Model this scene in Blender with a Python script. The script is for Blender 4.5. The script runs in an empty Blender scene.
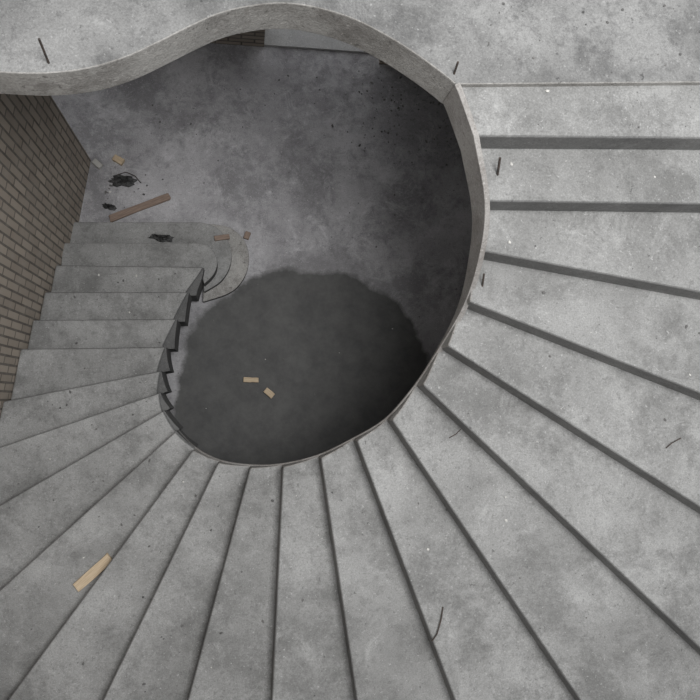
import bpy, bmesh, math, random
from mathutils import Vector, Matrix
random.seed(7)
C=bpy.context.scene
C.view_settings.view_transform='Standard'
F=700.0; NR=24; RH=0.16; R0=.035; L=R0+(NR-1)*RH; ZC=L+2.95
def zk(k): return L if k<=0 else L-R0-(k-1)*RH
NAD=(242,402)
ncam=Vector(((NAD[0]-350)/F,-(NAD[1]-350)/F,-1)).normalized()
R=ncam.rotation_difference(Vector((0,0,-1))).to_matrix()
def P(u,v,z):
    d=R@Vector(((u-350)/F,-(v-350)/F,-1)); t=(z-ZC)/d.z
    return Vector((d.x*t,d.y*t,z))
cam=bpy.data.cameras.new('camera'); co=bpy.data.objects.new('camera',cam); C.collection.objects.link(co)
cam.sensor_width=36; cam.lens=36; cam.clip_start=.05
co.matrix_world=Matrix.Translation((0,0,ZC))@R.to_4x4(); C.camera=co

# ---------- materials
def newmat(n):
    m=bpy.data.materials.new(n); m.use_nodes=True; nt=m.node_tree; b=nt.nodes['Principled BSDF']
    return m,nt,b
class NB:
    def __init__(s,nt): s.nt=nt; s.tc=nt.nodes.new('ShaderNodeTexCoord')
    def n(s,t,**k):
        x=s.nt.nodes.new(t)
        for a,b in k.items(): setattr(x,a,b)
        return x
    def l(s,a,b): s.nt.links.new(a,b)
    def noise(s,sc,det=5,rough=.6,vec=None,dist=0):
        x=s.n('ShaderNodeTexNoise'); x.inputs['Scale'].default_value=sc; x.inputs['Detail'].default_value=det
        x.inputs['Roughness'].default_value=rough; x.inputs['Distortion'].default_value=dist
        s.l(vec or s.tc.outputs['Object'],x.inputs['Vector']); return x.outputs['Fac']
    def off(s,o,sc=(1,1,1)):
        m=s.n('ShaderNodeMapping'); m.inputs['Location'].default_value=(o,o*.7,o*.3); m.inputs['Scale'].default_value=sc
        s.l(s.tc.outputs['Object'],m.inputs[0]); return m.outputs[0]
    def rng(s,src,a,b,c=0,d=1):
        x=s.n('ShaderNodeMapRange'); s.l(src,x.inputs[0])
        for i,v in enumerate((a,b,c,d)): x.inputs[i+1].default_value=v
        return x.outputs[0]
    def mix(s,f,a,b,mode='MIX'):
        x=s.n('ShaderNodeMix',data_type='RGBA',blend_type=mode)
        for sock,v in ((x.inputs[0],f),(x.inputs[6],a),(x.inputs[7],b)):
            if hasattr(v,'links'): s.l(v,sock)
            elif isinstance(v,(int,float)): sock.default_value=v
            else: sock.default_value=(*v,1)
        return x.outputs[2]
    def math(s,op,a,b):
        x=s.n('ShaderNodeMath',operation=op)
        for i,v in enumerate((a,b)):
            if hasattr(v,'links'): s.l(v,x.inputs[i])
            else: x.inputs[i].default_value=v
        return x.outputs[0]
def concrete(name,lo,hi,dark,stain=.5,pits=.7,rough=.9,bump=.35,extra=None,dust=.35):
    m,nt,b=newmat(name); q=NB(nt)
    big=q.rng(q.noise(1.3,7,.65,dist=.5),.36,.64)
    c=q.mix(big,lo,hi)
    c=q.mix(q.rng(q.noise(1.9,9,.80,q.off(11)),.48,.60,0,stain),c,dark)
    c=q.mix(q.rng(q.noise(6,9,.84,q.off(5)),.52,.66,0,stain*.8),c,dark)
    c=q.mix(q.rng(q.noise(3.2,9,.84,q.off(23),.8),.53,.66,0,dust),c,tuple(min(1,x*1.38) for x in hi))
    c=q.mix(q.rng(q.noise(40,5,.7,q.off(31)),.57,.65,0,.45),c,dark)
    c=q.mix(q.rng(q.noise(55,4,.7,q.off(47)),.62,.68,0,.5),c,tuple(min(1,x*1.5) for x in hi))
    fine=q.rng(q.noise(110,6,.8),.3,.7,.70,1.28)
    cc=q.n('ShaderNodeCombineColor')
    for i in range(3): q.l(fine,cc.inputs[i])
    c=q.mix(1.0,c,cc.outputs[0],'MULTIPLY')
    pit=q.rng(q.noise(24,3,.6),pits,pits+.04,0,.6)
    c=q.mix(pit,c,tuple(x*.5 for x in dark))
    if extra: c=extra(q,c,b)
    q.l(c,b.inputs['Base Color'])
    if not extra: b.inputs['Roughness'].default_value=rough
    h=q.math('ADD',q.noise(8,8,.7),q.math('MULTIPLY',q.noise(90,4,.7),.3))
    bp=q.n('ShaderNodeBump'); bp.inputs['Strength'].default_value=bump; bp.inputs['Distance'].default_value=.02
    q.l(h,bp.inputs['Height']); q.l(bp.outputs[0],b.inputs['Normal'])
    b.inputs['Specular IOR Level'].default_value=.25
    return m
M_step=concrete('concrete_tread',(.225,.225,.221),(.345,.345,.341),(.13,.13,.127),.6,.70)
M_riser=concrete('concrete_riser_shaded',(.175,.175,.173),(.25,.25,.247),(.11,.11,.11),.5,.7)  # tread concrete painted darker for the shade on riser faces
M_slab=concrete('concrete_landing',(.16,.16,.158),(.28,.28,.277),(.095,.095,.095),.75,.69,dust=.45)
M_fascia=concrete('concrete_edge',(.31,.303,.29),(.43,.42,.405),(.17,.16,.15),.65,.66,bump=.6)
M_rim=concrete('concrete_stringer',(.25,.238,.228),(.36,.348,.335),(.15,.135,.125),.6,.7)
M_side=concrete('concrete_string_dark',(.11,.11,.11),(.16,.16,.158),(.075,.075,.075),.5,.7)  # darker concrete tone for the string blocks and curtail sides
WC=P(309,400,0)
DC=P(445,120,0)
def floor_extra(q,c,b):
    def dist(cx,cy):
        v=q.n('ShaderNodeVectorMath',operation='DISTANCE'); q.l(q.tc.outputs['Object'],v.inputs[0]); v.inputs[1].default_value=(cx,cy,0)
        return v.outputs['Value']
    d=q.math('ADD',dist(WC.x,WC.y),q.rng(q.noise(1.9,3,.5),0,1,-.16,.16))
    d=q.math('ADD',d,q.rng(q.noise(14,6,.7),0,1,-.04,.04))
    wet=q.rng(d,1.235,1.285,1,0)
    halo=q.rng(d,1.275,1.5,.25,0)
    d2=q.math('ADD',dist(DC.x,DC.y),q.rng(q.noise(2.5,7,.7),0,1,-.8,.8))
    landing_shade=q.rng(d2,.3,1.0,.4,0)  # shade under the landing, painted into the floor colour
    speck=q.math('MULTIPLY',q.rng(q.noise(24,6,.75),.54,.62,0,.5),q.rng(d2,.4,1.15,1,0))
    c=q.mix(halo,c,(.20,.198,.20))
    c=q.mix(landing_shade,c,(.155,.155,.16))
    c=q.mix(speck,c,(.08,.08,.08))
    wetc=q.mix(q.rng(q.noise(4,9,.75),.38,.62),(.082,.082,.082),(.12,.12,.118))
    c=q.mix(wet,c,wetc)
    r=q.rng(wet,0,1,.9,.65); q.l(r,b.inputs['Roughness'])
    return c
M_floor=concrete('concrete_floor',(.32,.313,.326),(.51,.504,.52),(.19,.188,.195),.65,.68,extra=floor_extra,bump=.25,dust=.5)
M_ext=concrete('ground_concrete',(.42,.42,.42),(.5,.5,.49),(.3,.3,.3),.3,.7)
M_plain=concrete('plaster',(.3,.3,.29),(.38,.38,.37),(.2,.2,.2),.4,.7)
def brick(name,k=1.0,swap=True):
    m,nt,b=newmat(name); q=NB(nt)
    sp=q.n('ShaderNodeSeparateXYZ'); q.l(q.tc.outputs['Object'],sp.inputs[0])
    cb=q.n('ShaderNodeCombineXYZ'); hor=q.math('ADD',sp.outputs[0],sp.outputs[1])
    q.l(hor,cb.inputs[1 if swap else 0]); q.l(sp.outputs[2],cb.inputs[0 if swap else 1])
    t=q.n('ShaderNodeTexBrick'); q.l(cb.outputs[0],t.inputs['Vector'])
    t.inputs['Scale'].default_value=1; t.inputs['Brick Width'].default_value=.25; t.inputs['Row Height'].default_value=.066
    t.inputs['Mortar Size'].default_value=.009; t.inputs['Mortar Smooth'].default_value=.2
    t.inputs['Color1'].default_value=(.42*k,.36*k,.30*k,1); t.inputs['Color2'].default_value=(.31*k,.265*k,.22*k,1); t.inputs['Mortar'].default_value=(.13*k,.115*k,.10*k,1)
    c=q.mix(q.rng(q.noise(6,6,.7),.4,.7,0,.4),t.outputs['Color'],(.42*k,.385*k,.34*k))
    q.l(c,b.inputs['Base Color']); b.inputs['Roughness'].default_value=.95
    h=q.math('SUBTRACT',q.math('MULTIPLY',q.noise(40,4,.6),.3),t.outputs['Fac'])
    bp=q.n('ShaderNodeBump'); bp.inputs['Strength'].default_value=.8; bp.inputs['Distance'].default_value=.012
    q.l(h,bp.inputs['Height']); q.l(bp.outputs[0],b.inputs['Normal']); return m
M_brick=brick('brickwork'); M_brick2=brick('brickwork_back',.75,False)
def simple(n,c,c2,sc=20,stretch=None,r=.8):
    m,nt,b=newmat(n); q=NB(nt); v=None
    if stretch: v=q.off(0,stretch)
    q.l(q.mix(q.rng(q.noise(sc,5,.6,v),.35,.65),c,c2),b.inputs['Base Color']); b.inputs['Roughness'].default_value=r; return m
M_wood=simple('pale_wood',(.48,.37,.25),(.62,.50,.35),12,(1,12,12))
M_woodd=simple('weathered_wood',(.20,.145,.115),(.30,.225,.18),12,(1,12,12))
M_black=simple('blackened_rag',(.02,.02,.02),(.10,.10,.10),30)
M_steel=simple('rusty_steel',(.03,.027,.025),(.07,.05,.04),40)
M_rub=simple('mortar_crumbs',(.07,.07,.07),(.16,.155,.15),5)
M_lite=simple('plaster_crumbs',(.45,.44,.42),(.6,.59,.56),5)

def mkobj(name,verts,faces,mats,fm=None,parent=None,bevel=0):
    me=bpy.data.meshes.new(name); me.from_pydata([tuple(v) for v in verts],[],faces)
    for m in mats: me.materials.append(m)
    if fm:
        for p,i in zip(me.polygons,fm): p.material_index=i
    bm=bmesh.new(); bm.from_mesh(me); bmesh.ops.recalc_face_normals(bm,faces=bm.faces); bm.to_mesh(me); bm.free()
    o=bpy.data.objects.new(name,me); C.collection.objects.link(o)
    if parent: o.parent=parent
    if bevel:
        b=o.modifiers.new('bevel','BEVEL'); b.width=bevel; b.segments=3; b.limit_method='ANGLE'; b.angle_limit=math.radians(40)
    return o
def catmull(pts,n=6):
    out=[]
    for i in range(len(pts)-1):
        a=pts[max(i-1,0)];b=pts[i];c=pts[i+1];d=pts[min(i+2,len(pts)-1)]
        for j in range(n):
            t=j/n
            out.append(.5*((2*b)+(c-a)*t+(2*a-5*b+4*c-d)*t*t+(3*b-a-3*c+d)*t**3))
    out.append(pts[-1].copy()); return out
def prism(name,poly,z0,z1,mats,side=0,top=0,**k):
    n=len(poly); v=[(p[0],p[1],z1) for p in poly]+[(p[0],p[1],z0) for p in poly]
    f=[list(range(n)),list(range(2*n-1,n-1,-1))]; fm=[top,top]
    for i in range(n):
        j=(i+1)%n; f.append([i,j,j+n,i+n]); fm.append(side)
    return mkobj(name,v,f,mats,fm,**k)

# ---------- left brick wall line (plan)
wa=P(20,347,zk(18)); wb=P(91,160,0)
wd=(wb-wa); wd.z=0; wd.normalize(); wn=Vector((-wd.y,wd.x,0))
if wn.x>0: wn=-wn
XR=3.4; YF=-3.3
N=[((456,84),(700,82)),((475,136),(700,138)),((486,201),(700,204)),((482,251),(700,292)),
((470,302),(700,393)),((448,346),(700,507)),((423,385),(700,648)),((392,420),(580,700)),((357,441),(455,700)),
((321,458),(357,700)),((283,467),(272,700)),((250,468),(188,700)),((218,463),(103,700)),((193,450),(8,700)),
((175,432),(0,590)),((163,411),(0,505)),((159,393),(0,447)),((160,371),(0,402)),((165,347),(20,349)),
((176,319),(32,320)),((188,292),(44,292)),((203,267),(54,265)),((205,244),(62,243)),((205,222),(70,222))]
inn=[];out=[]
for k,(a,b) in enumerate(N):
    z=zk(k); p=P(*a,z); q=P(*b,z); d=(q-p); d.z=0; d.normalize(); w=3.6
    if d.x>1e-6: w=min(w,(XR-.012-p.x)/d.x)
    if d.y<-1e-6: w=min(w,(YF+.012-p.y)/d.y)
    den=d.dot(wn)
    if den>.05: w=min(w,((wa-p).dot(wn)-.006)/den)
    inn.append(p); out.append(p+d*w)
flat=[Vector((p.x,p.y,0)) for p in inn]
pre=P(440,71,L); pre.z=0
fine=catmull([pre]+flat,5)[5:]
stairE=bpy.data.objects.new('spiral_staircase',None); C.collection.objects.link(stairE)
V=[];Fc=[];FM=[]; TV=[];TF=[]
for k in range(1,NR-2):
    seg=[v.copy() for v in fine[(k-1)*5:k*5+1]]
    zt=zk(k); zb0=zt-.03; zb1=zk(k+1)-.03
    dirb=(seg[0]-seg[1]).normalized()
    o0=Vector((out[k-1].x,out[k-1].y,0)); o1=Vector((out[k].x,out[k].y,0))
    if k>=14:
        q0=(out[k-1]-inn[k-1]); q0.z=0; q0.normalize()
        s0=[s.copy() for s in seg]
        sh={14:.0,15:.012,16:.025,17:.035}.get(k,.045)
        seg=[s+q0*sh*(1-i/5) for i,s in enumerate(seg)]
        # notched string block under the tread end: proud of the tread at its rear, flush at its nose
        if k>=14:
            ou=[s-q0*(sh*1.1*(1-i/5)+.006) for i,s in enumerate(s0)]
            ii=[s+q0*.12 for s in s0]
            ring=ou+ii[::-1]; b0=len(TV); m=len(ring)
            for s in ring: TV.append((s.x,s.y,zt-.035))
            for s in ring: TV.append((s.x,s.y,max(0,zt-.40)))
            TF.append([b0+i for i in range(m)]); TF.append([b0+m+i for i in range(m)][::-1])
            for i in range(m):
                j=(i+1)%m; TF.append([b0+i,b0+j,b0+m+j,b0+m+i])
    seg[0]=seg[0]+dirb*.03
    o0b=o0+(o0-o1).normalized()*.03
    o0b.x=min(o0b.x,XR-.01)
    top=seg+[o1,o0b]; n=len(top); base=len(V)
    for p in top: V.append((p.x,p.y,zt))
    for i,p in enumerate(top):
        if i<len(seg): z=zb0+(zb1-zb0)*i/(len(seg)-1)
        elif i==len(seg): z=zb1
        else: z=zb0
        V.append((p.x,p.y,z))
    Fc.append([base+i for i in range(n)]); FM.append(0)
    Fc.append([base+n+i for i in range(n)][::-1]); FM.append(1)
    for i in range(n):
        j=(i+1)%n; Fc.append([base+i,base+j,base+n+j,base+n+i])
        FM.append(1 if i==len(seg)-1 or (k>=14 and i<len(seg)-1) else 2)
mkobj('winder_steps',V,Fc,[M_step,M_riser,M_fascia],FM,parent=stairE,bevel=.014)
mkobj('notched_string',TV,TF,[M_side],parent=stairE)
def ss(x): x=max(0,min(1,x)); return x*x*(3-2*x)
V=[];Fc=[]
M=14*5
for i in range(M+1):
    t=i/5; kk=int(t); fr=t-kk
    zp=zk(kk)*(1-fr)+zk(kk+1)*fr
    drop=.165*ss((t-2.6)/3.0)+.05*ss((t-10)/4)
    zt=zp+.004-drop; zb=zp-.19-.05*ss((t-9)/4)
    a=fine[max(i-1,0)]; b=fine[min(i+1,len(fine)-1)]; tg=(b-a).normalized(); nr=Vector((-tg.y,tg.x,0))
    if nr.dot(inn[min(kk+1,NR-1)]-out[min(kk+1,NR-1)])<0: nr=-nr
    pi=fine[i]+nr*.008; po=fine[i]-nr*.02
    V+=[(pi.x,pi.y,zt),(po.x,po.y,zt),(po.x,po.y,zb),(pi.x,pi.y,zb)]
for i in range(M):
    for j in range(4):
        a=i*4+j; b=i*4+(j+1)%4; Fc.append([a,b,b+4,a+4])
Fc+=[[0,1,2,3],[M*4+3,M*4+2,M*4+1,M*4]]
mkobj('inner_stringer',V,Fc,[M_rim],parent=stairE,bevel=.004)
def curt(name,k,front,arc,z0=0,zt=None,m=M_step):
    z=zk(k) if zt is None else zt
    arcp=catmull([P(u,v,z) for u,v in arc],6)
    poly=[P(*front,z)]+arcp+[Vector((inn[21].x-.02,inn[21].y-.03,0)),Vector((out[21].x,out[21].y-.03,0))]
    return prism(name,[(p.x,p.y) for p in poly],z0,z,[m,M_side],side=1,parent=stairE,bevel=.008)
curt('curtail_step_upper',22,(63,243),[(196,243),(208,246),(215,254),(217,265),(213,275),(204,284)])
curt('curtail_step_middle',23,(70.5,222),[(200,222),(214,226),(225,236),(231,250),(230,266),(221,281),(204,292)])
curt('curtail_base_kerb',23,(70.5,224),[(214,224),(231,228),(244,240),(249,257),(245,276),(231,292),(203,302)],zt=.075,m=M_fascia)

# ---------- landing
cur=[(-160,60),(-80,66),(0,72),(45,73),(88,68),(125,57),(158,42),(190,26),(220,13),(250,6),(282,3),(315,7),(352,18),(388,36),(418,55),(440,71),(456,84)]
edge=catmull([P(u,v,L) for u,v in cur],5)
poly=[(p.x,p.y) for p in edge]+[(out[0].x,out[0].y),(XR,3.55),(edge[0].x-.6,3.55),(edge[0].x-.6,edge[0].y)]
prism('landing_slab',poly,L-.22,L,[M_slab,M_fascia],side=1,bevel=.008)

# ---------- floor & walls
Yb=P(320,51,0).y
prism('floor',[(-3.4,YF),(XR,YF),(XR,Yb+.2),(-3.4,Yb+.2)],-.15,0,[M_floor])
prism('ground',[(-6,Yb+.2),(8,Yb+.2),(8,9),(-6,9)],-.17,-.02,[M_ext])
def obox(name,a,b,nrm,th,z0,z1,mat,parent=None):
    d=(b-a); ln=d.length; ang=math.atan2(d.y,d.x)
    s=1 if Vector((-d.y,d.x,0)).dot(nrm)>0 else -1
    o=prism(name,[(0,0),(ln,0),(ln,s*th),(0,s*th)],z0,z1,[mat],parent=parent)
    o.location=(a.x,a.y,0); o.rotation_euler=(0,0,ang); return o
wbf=Vector((wb.x,wb.y,0)); waf=Vector((wa.x,wa.y,0))
t=(waf.y-YF)/wd.y
wL=bpy.data.objects.new('wall_left',None); C.collection.objects.link(wL)
obox('brick_lower',waf-wd*t,wbf,wn,.25,0,L-.22,M_brick,wL)
tu=(edge[0].y-.05-waf.y)/wd.y
obox('brick_shade_ext',waf-wd*t,waf+wd*tu,wn,.25,L-.22,L+2.4,M_brick,wL)  # unseen upward extension, added to shade the lower-left flight
wE=bpy.data.objects.new('wall_back',None); C.collection.objects.link(wE)
x0=P(264,52,0).x; x1=P(379,56,0).x; Yp=P(390,65,0).y
def seg(n,xa,xb,z0,z1,m=M_brick2,y=Yb,th=.22): return obox(n,Vector((xa,y,0)),Vector((xb,y,0)),Vector((0,1,0)),th,z0,z1,m,wE)
seg('brick_pier_a',-3.4,x0,0,L-.22); seg('brick_pier_b',x1,XR,0,L-.22,y=Yp,th=Yb+.22-Yp); seg('lintel',x0,x1,2.1,L-.22,M_plain)
seg('door_threshold',x0,x1,0,.03,M_ext,th=.19,y=Yb+.01)
obox('wall_right',Vector((XR,YF,0)),Vector((XR,3.5,0)),Vector((1,0,0)),.2,0,L+1.5,M_plain)
obox('wall_front',Vector((-3.4,YF,0)),Vector((XR,YF,0)),Vector((0,-1,0)),.2,0,L+2.4,M_plain)

# ---------- debris
def block(name,u,v,z,lx,ly,lz,ang,mat):
    p=P(u,v,z); bm=bmesh.new(); bmesh.ops.create_cube(bm,size=1)
    for w in bm.verts:
        w.co.x*=lx*(1+random.uniform(-.04,.04)); w.co.y*=ly*(1+random.uniform(-.08,.08)); w.co.z*=lz; w.co.z+=lz/2
    bmesh.ops.subdivide_edges(bm,edges=[e for e in bm.edges if abs((e.verts[0].co-e.verts[1].co).x)>lx*.5],cuts=4)
    for w in bm.verts: w.co.y+=random.uniform(-1,1)*ly*.05
    me=bpy.data.meshes.new(name); bm.to_mesh(me); bm.free(); me.materials.append(mat)
    o=bpy.data.objects.new(name,me); C.collection.objects.link(o); o.location=p+Vector((0,0,.001)); o.rotation_euler=(0,0,math.radians(ang))
    b=o.modifiers.new('b','BEVEL'); b.width=min(lx,ly,lz)*.08; return o
block('wood_offcut',94,572,zk(14),.30,.07,.025,42,M_wood)
block('wood_block',251,380,0,.14,.045,.04,-2,M_wood)
block('wood_block',269,393,0,.10,.055,.04,-40,M_wood)
block('brick_fragment',119,161,0,.10,.06,.05,-30,M_wood)
block('brick_fragment',98,165,0,.09,.05,.05,-40,M_lite)
block('wood_plank',140,208,0,.58,.06,.03,24,M_woodd)
block('wood_block',222,238,zk(23),.14,.045,.03,10,M_woodd)
block('wood_block',247,236,0,.07,.05,.04,70,M_woodd)
def rag(name,u,v,z,rx,ry,n=26):
    bm=bmesh.new(); p=P(u,v,z)
    rings=5
    ctr=bm.verts.new((0,0,.05)); rad=[random.uniform(.75,1.1) for _ in range(n)]
    grid=[]
    for r in range(1,rings+1):
        row=[]
        for i in range(n):
            a=2*math.pi*i/n; q=r/rings*rad[i]
            zz=.004 if r==rings else random.uniform(.01,.075)*(1.1-r/rings)+.01
            row.append(bm.verts.new((math.cos(a)*q*rx+random.uniform(-.006,.006),math.sin(a)*q*ry+random.uniform(-.006,.006),zz)))
        grid.append(row)
    for i in range(n):
        j=(i+1)%n; bm.faces.new([ctr,grid[0][i],grid[0][j]])
        for r in range(rings-1): bm.faces.new([grid[r][i],grid[r+1][i],grid[r+1][j],grid[r][j]])
    me=bpy.data.meshes.new(name); bm.to_mesh(me); bm.free(); me.materials.append(M_black)
    o=bpy.data.objects.new(name,me); C.collection.objects.link(o); o.location=p+Vector((0,0,.001)); o.rotation_euler=(0,0,random.uniform(-.2,.1))
rag('black_rag',123,181,0,.14,.06); rag('black_rag',162,238,zk(23),.12,.035); rag('black_rag',109,207,0,.07,.03)
def wire(name,pts,r,mat):
    cu=bpy.data.curves.new(name,'CURVE'); cu.dimensions='3D'; cu.bevel_depth=r; cu.use_fill_caps=True; s=cu.splines.new('POLY'); s.points.add(len(pts)-1)
    for a,b in zip(s.points,pts): a.co=(*b,1)
    cu.materials.append(mat); o=bpy.data.objects.new(name,cu); C.collection.objects.link(o)
wire('rebar_pin',[P(50,66,L-.02),P(39,39,L+.14)],.005,M_steel)
wire('rebar_pin',[P(453,77,L-.02),P(458,62,L+.07)],.005,M_steel)
wire('rebar_pin',[P(497,178,zk(2)-.02),P(500,158,zk(2)+.09)],.006,M_steel)
wire('rebar_pin',[P(482,289,zk(4)-.02),P(484,274,zk(4)+.07)],.005,M_steel)
wire('tie_wire',[P(443,607,zk(8)+.005),P(441,620,zk(8)+.02),P(437,634,zk(8)+.02),P(432,641,zk(8)+.005)],.004,M_steel)
wire('tie_wire',[P(666,448,zk(5)+.005),P(672,443,zk(5)+.02),P(681,438,zk(5)+.005)],.003,M_steel)
wire('tie_wire',[P(449,438,zk(6)+.005),P(456,434,zk(6)+.015),P(461,429,zk(6)+.005)],.003,M_steel)
wire('tie_wire',[P(114,176,.005),P(126,172,.05),P(135,176,.03),P(141,183,.005)],.004,M_steel)
def crumbs(name,pts,mat):
    bm=bmesh.new()
    for p,s in pts:
        mt=Matrix.Translation(p+Vector((0,0,s*.3)))@Matrix.Rotation(random.uniform(0,6),4,'Z')@Matrix.Diagonal((s*random.uniform(.8,1.8),s,s*.6,1))
        r=bmesh.ops.create_icosphere(bm,subdivisions=1,radius=1,matrix=mt)
        for w in r['verts']: w.co+=Vector([random.uniform(-.25,.25)*s for _ in range(3)])
    me=bpy.data.meshes.new(name); bm.to_mesh(me); bm.free(); me.materials.append(mat)
    o=bpy.data.objects.new(name,me); C.collection.objects.link(o)
pd=[];pl=[]
for k in range(1,22):
    for i in range(14):
        a=random.uniform(.15,.9); b=random.uniform(.06,.9)
        p0=inn[k-1].lerp(out[k-1],b); p1=inn[k].lerp(out[k],b); p=p0.lerp(p1,a); p.z=zk(k)
        (pl if random.random()<.12 else pd).append((p,random.choice([.002,.003,.003,.005,.008])))
for i in range(110):
    u=random.gauss(395,38); v=random.gauss(105,32)
    if u<500 and v>70: pd.append((P(u,v,0),random.choice([.004,.005,.007,.011])))
for i in range(90):
    p=P(random.uniform(120,440),random.uniform(75,420),0); (pl if random.random()<.2 else pd).append((p,random.choice([.004,.006,.009])))
for i in range(14):
    p=P(random.uniform(100,150),random.gauss(190,10),0); (pl if random.random()<.3 else pd).append((p,random.choice([.006,.009,.012])))
for i in range(30):
    p=P(random.uniform(480,700),random.uniform(0,75),L); pd.append((p,random.choice([.002,.004,.006])))
pl.append((P(547,91,zk(1)),.010))
crumbs('mortar_rubble',pd,M_rub); crumbs('plaster_crumbs',pl,M_lite)

# ---------- light
w=bpy.data.worlds.new('world'); C.world=w; w.use_nodes=True
w.node_tree.nodes['Background'].inputs[0].default_value=(.97,.98,1,1); w.node_tree.nodes['Background'].inputs[1].default_value=.70
l=bpy.data.lights.new('overhead_area','AREA'); l.size=2.0; l.energy=320; l.color=(1,.995,.985)  # unseen soft area light, added above the camera
lo=bpy.data.objects.new('overhead_area',l); C.collection.objects.link(lo); lo.location=(1.2,.5,ZC+1.8)
lo.rotation_euler=(0,math.radians(6),0)
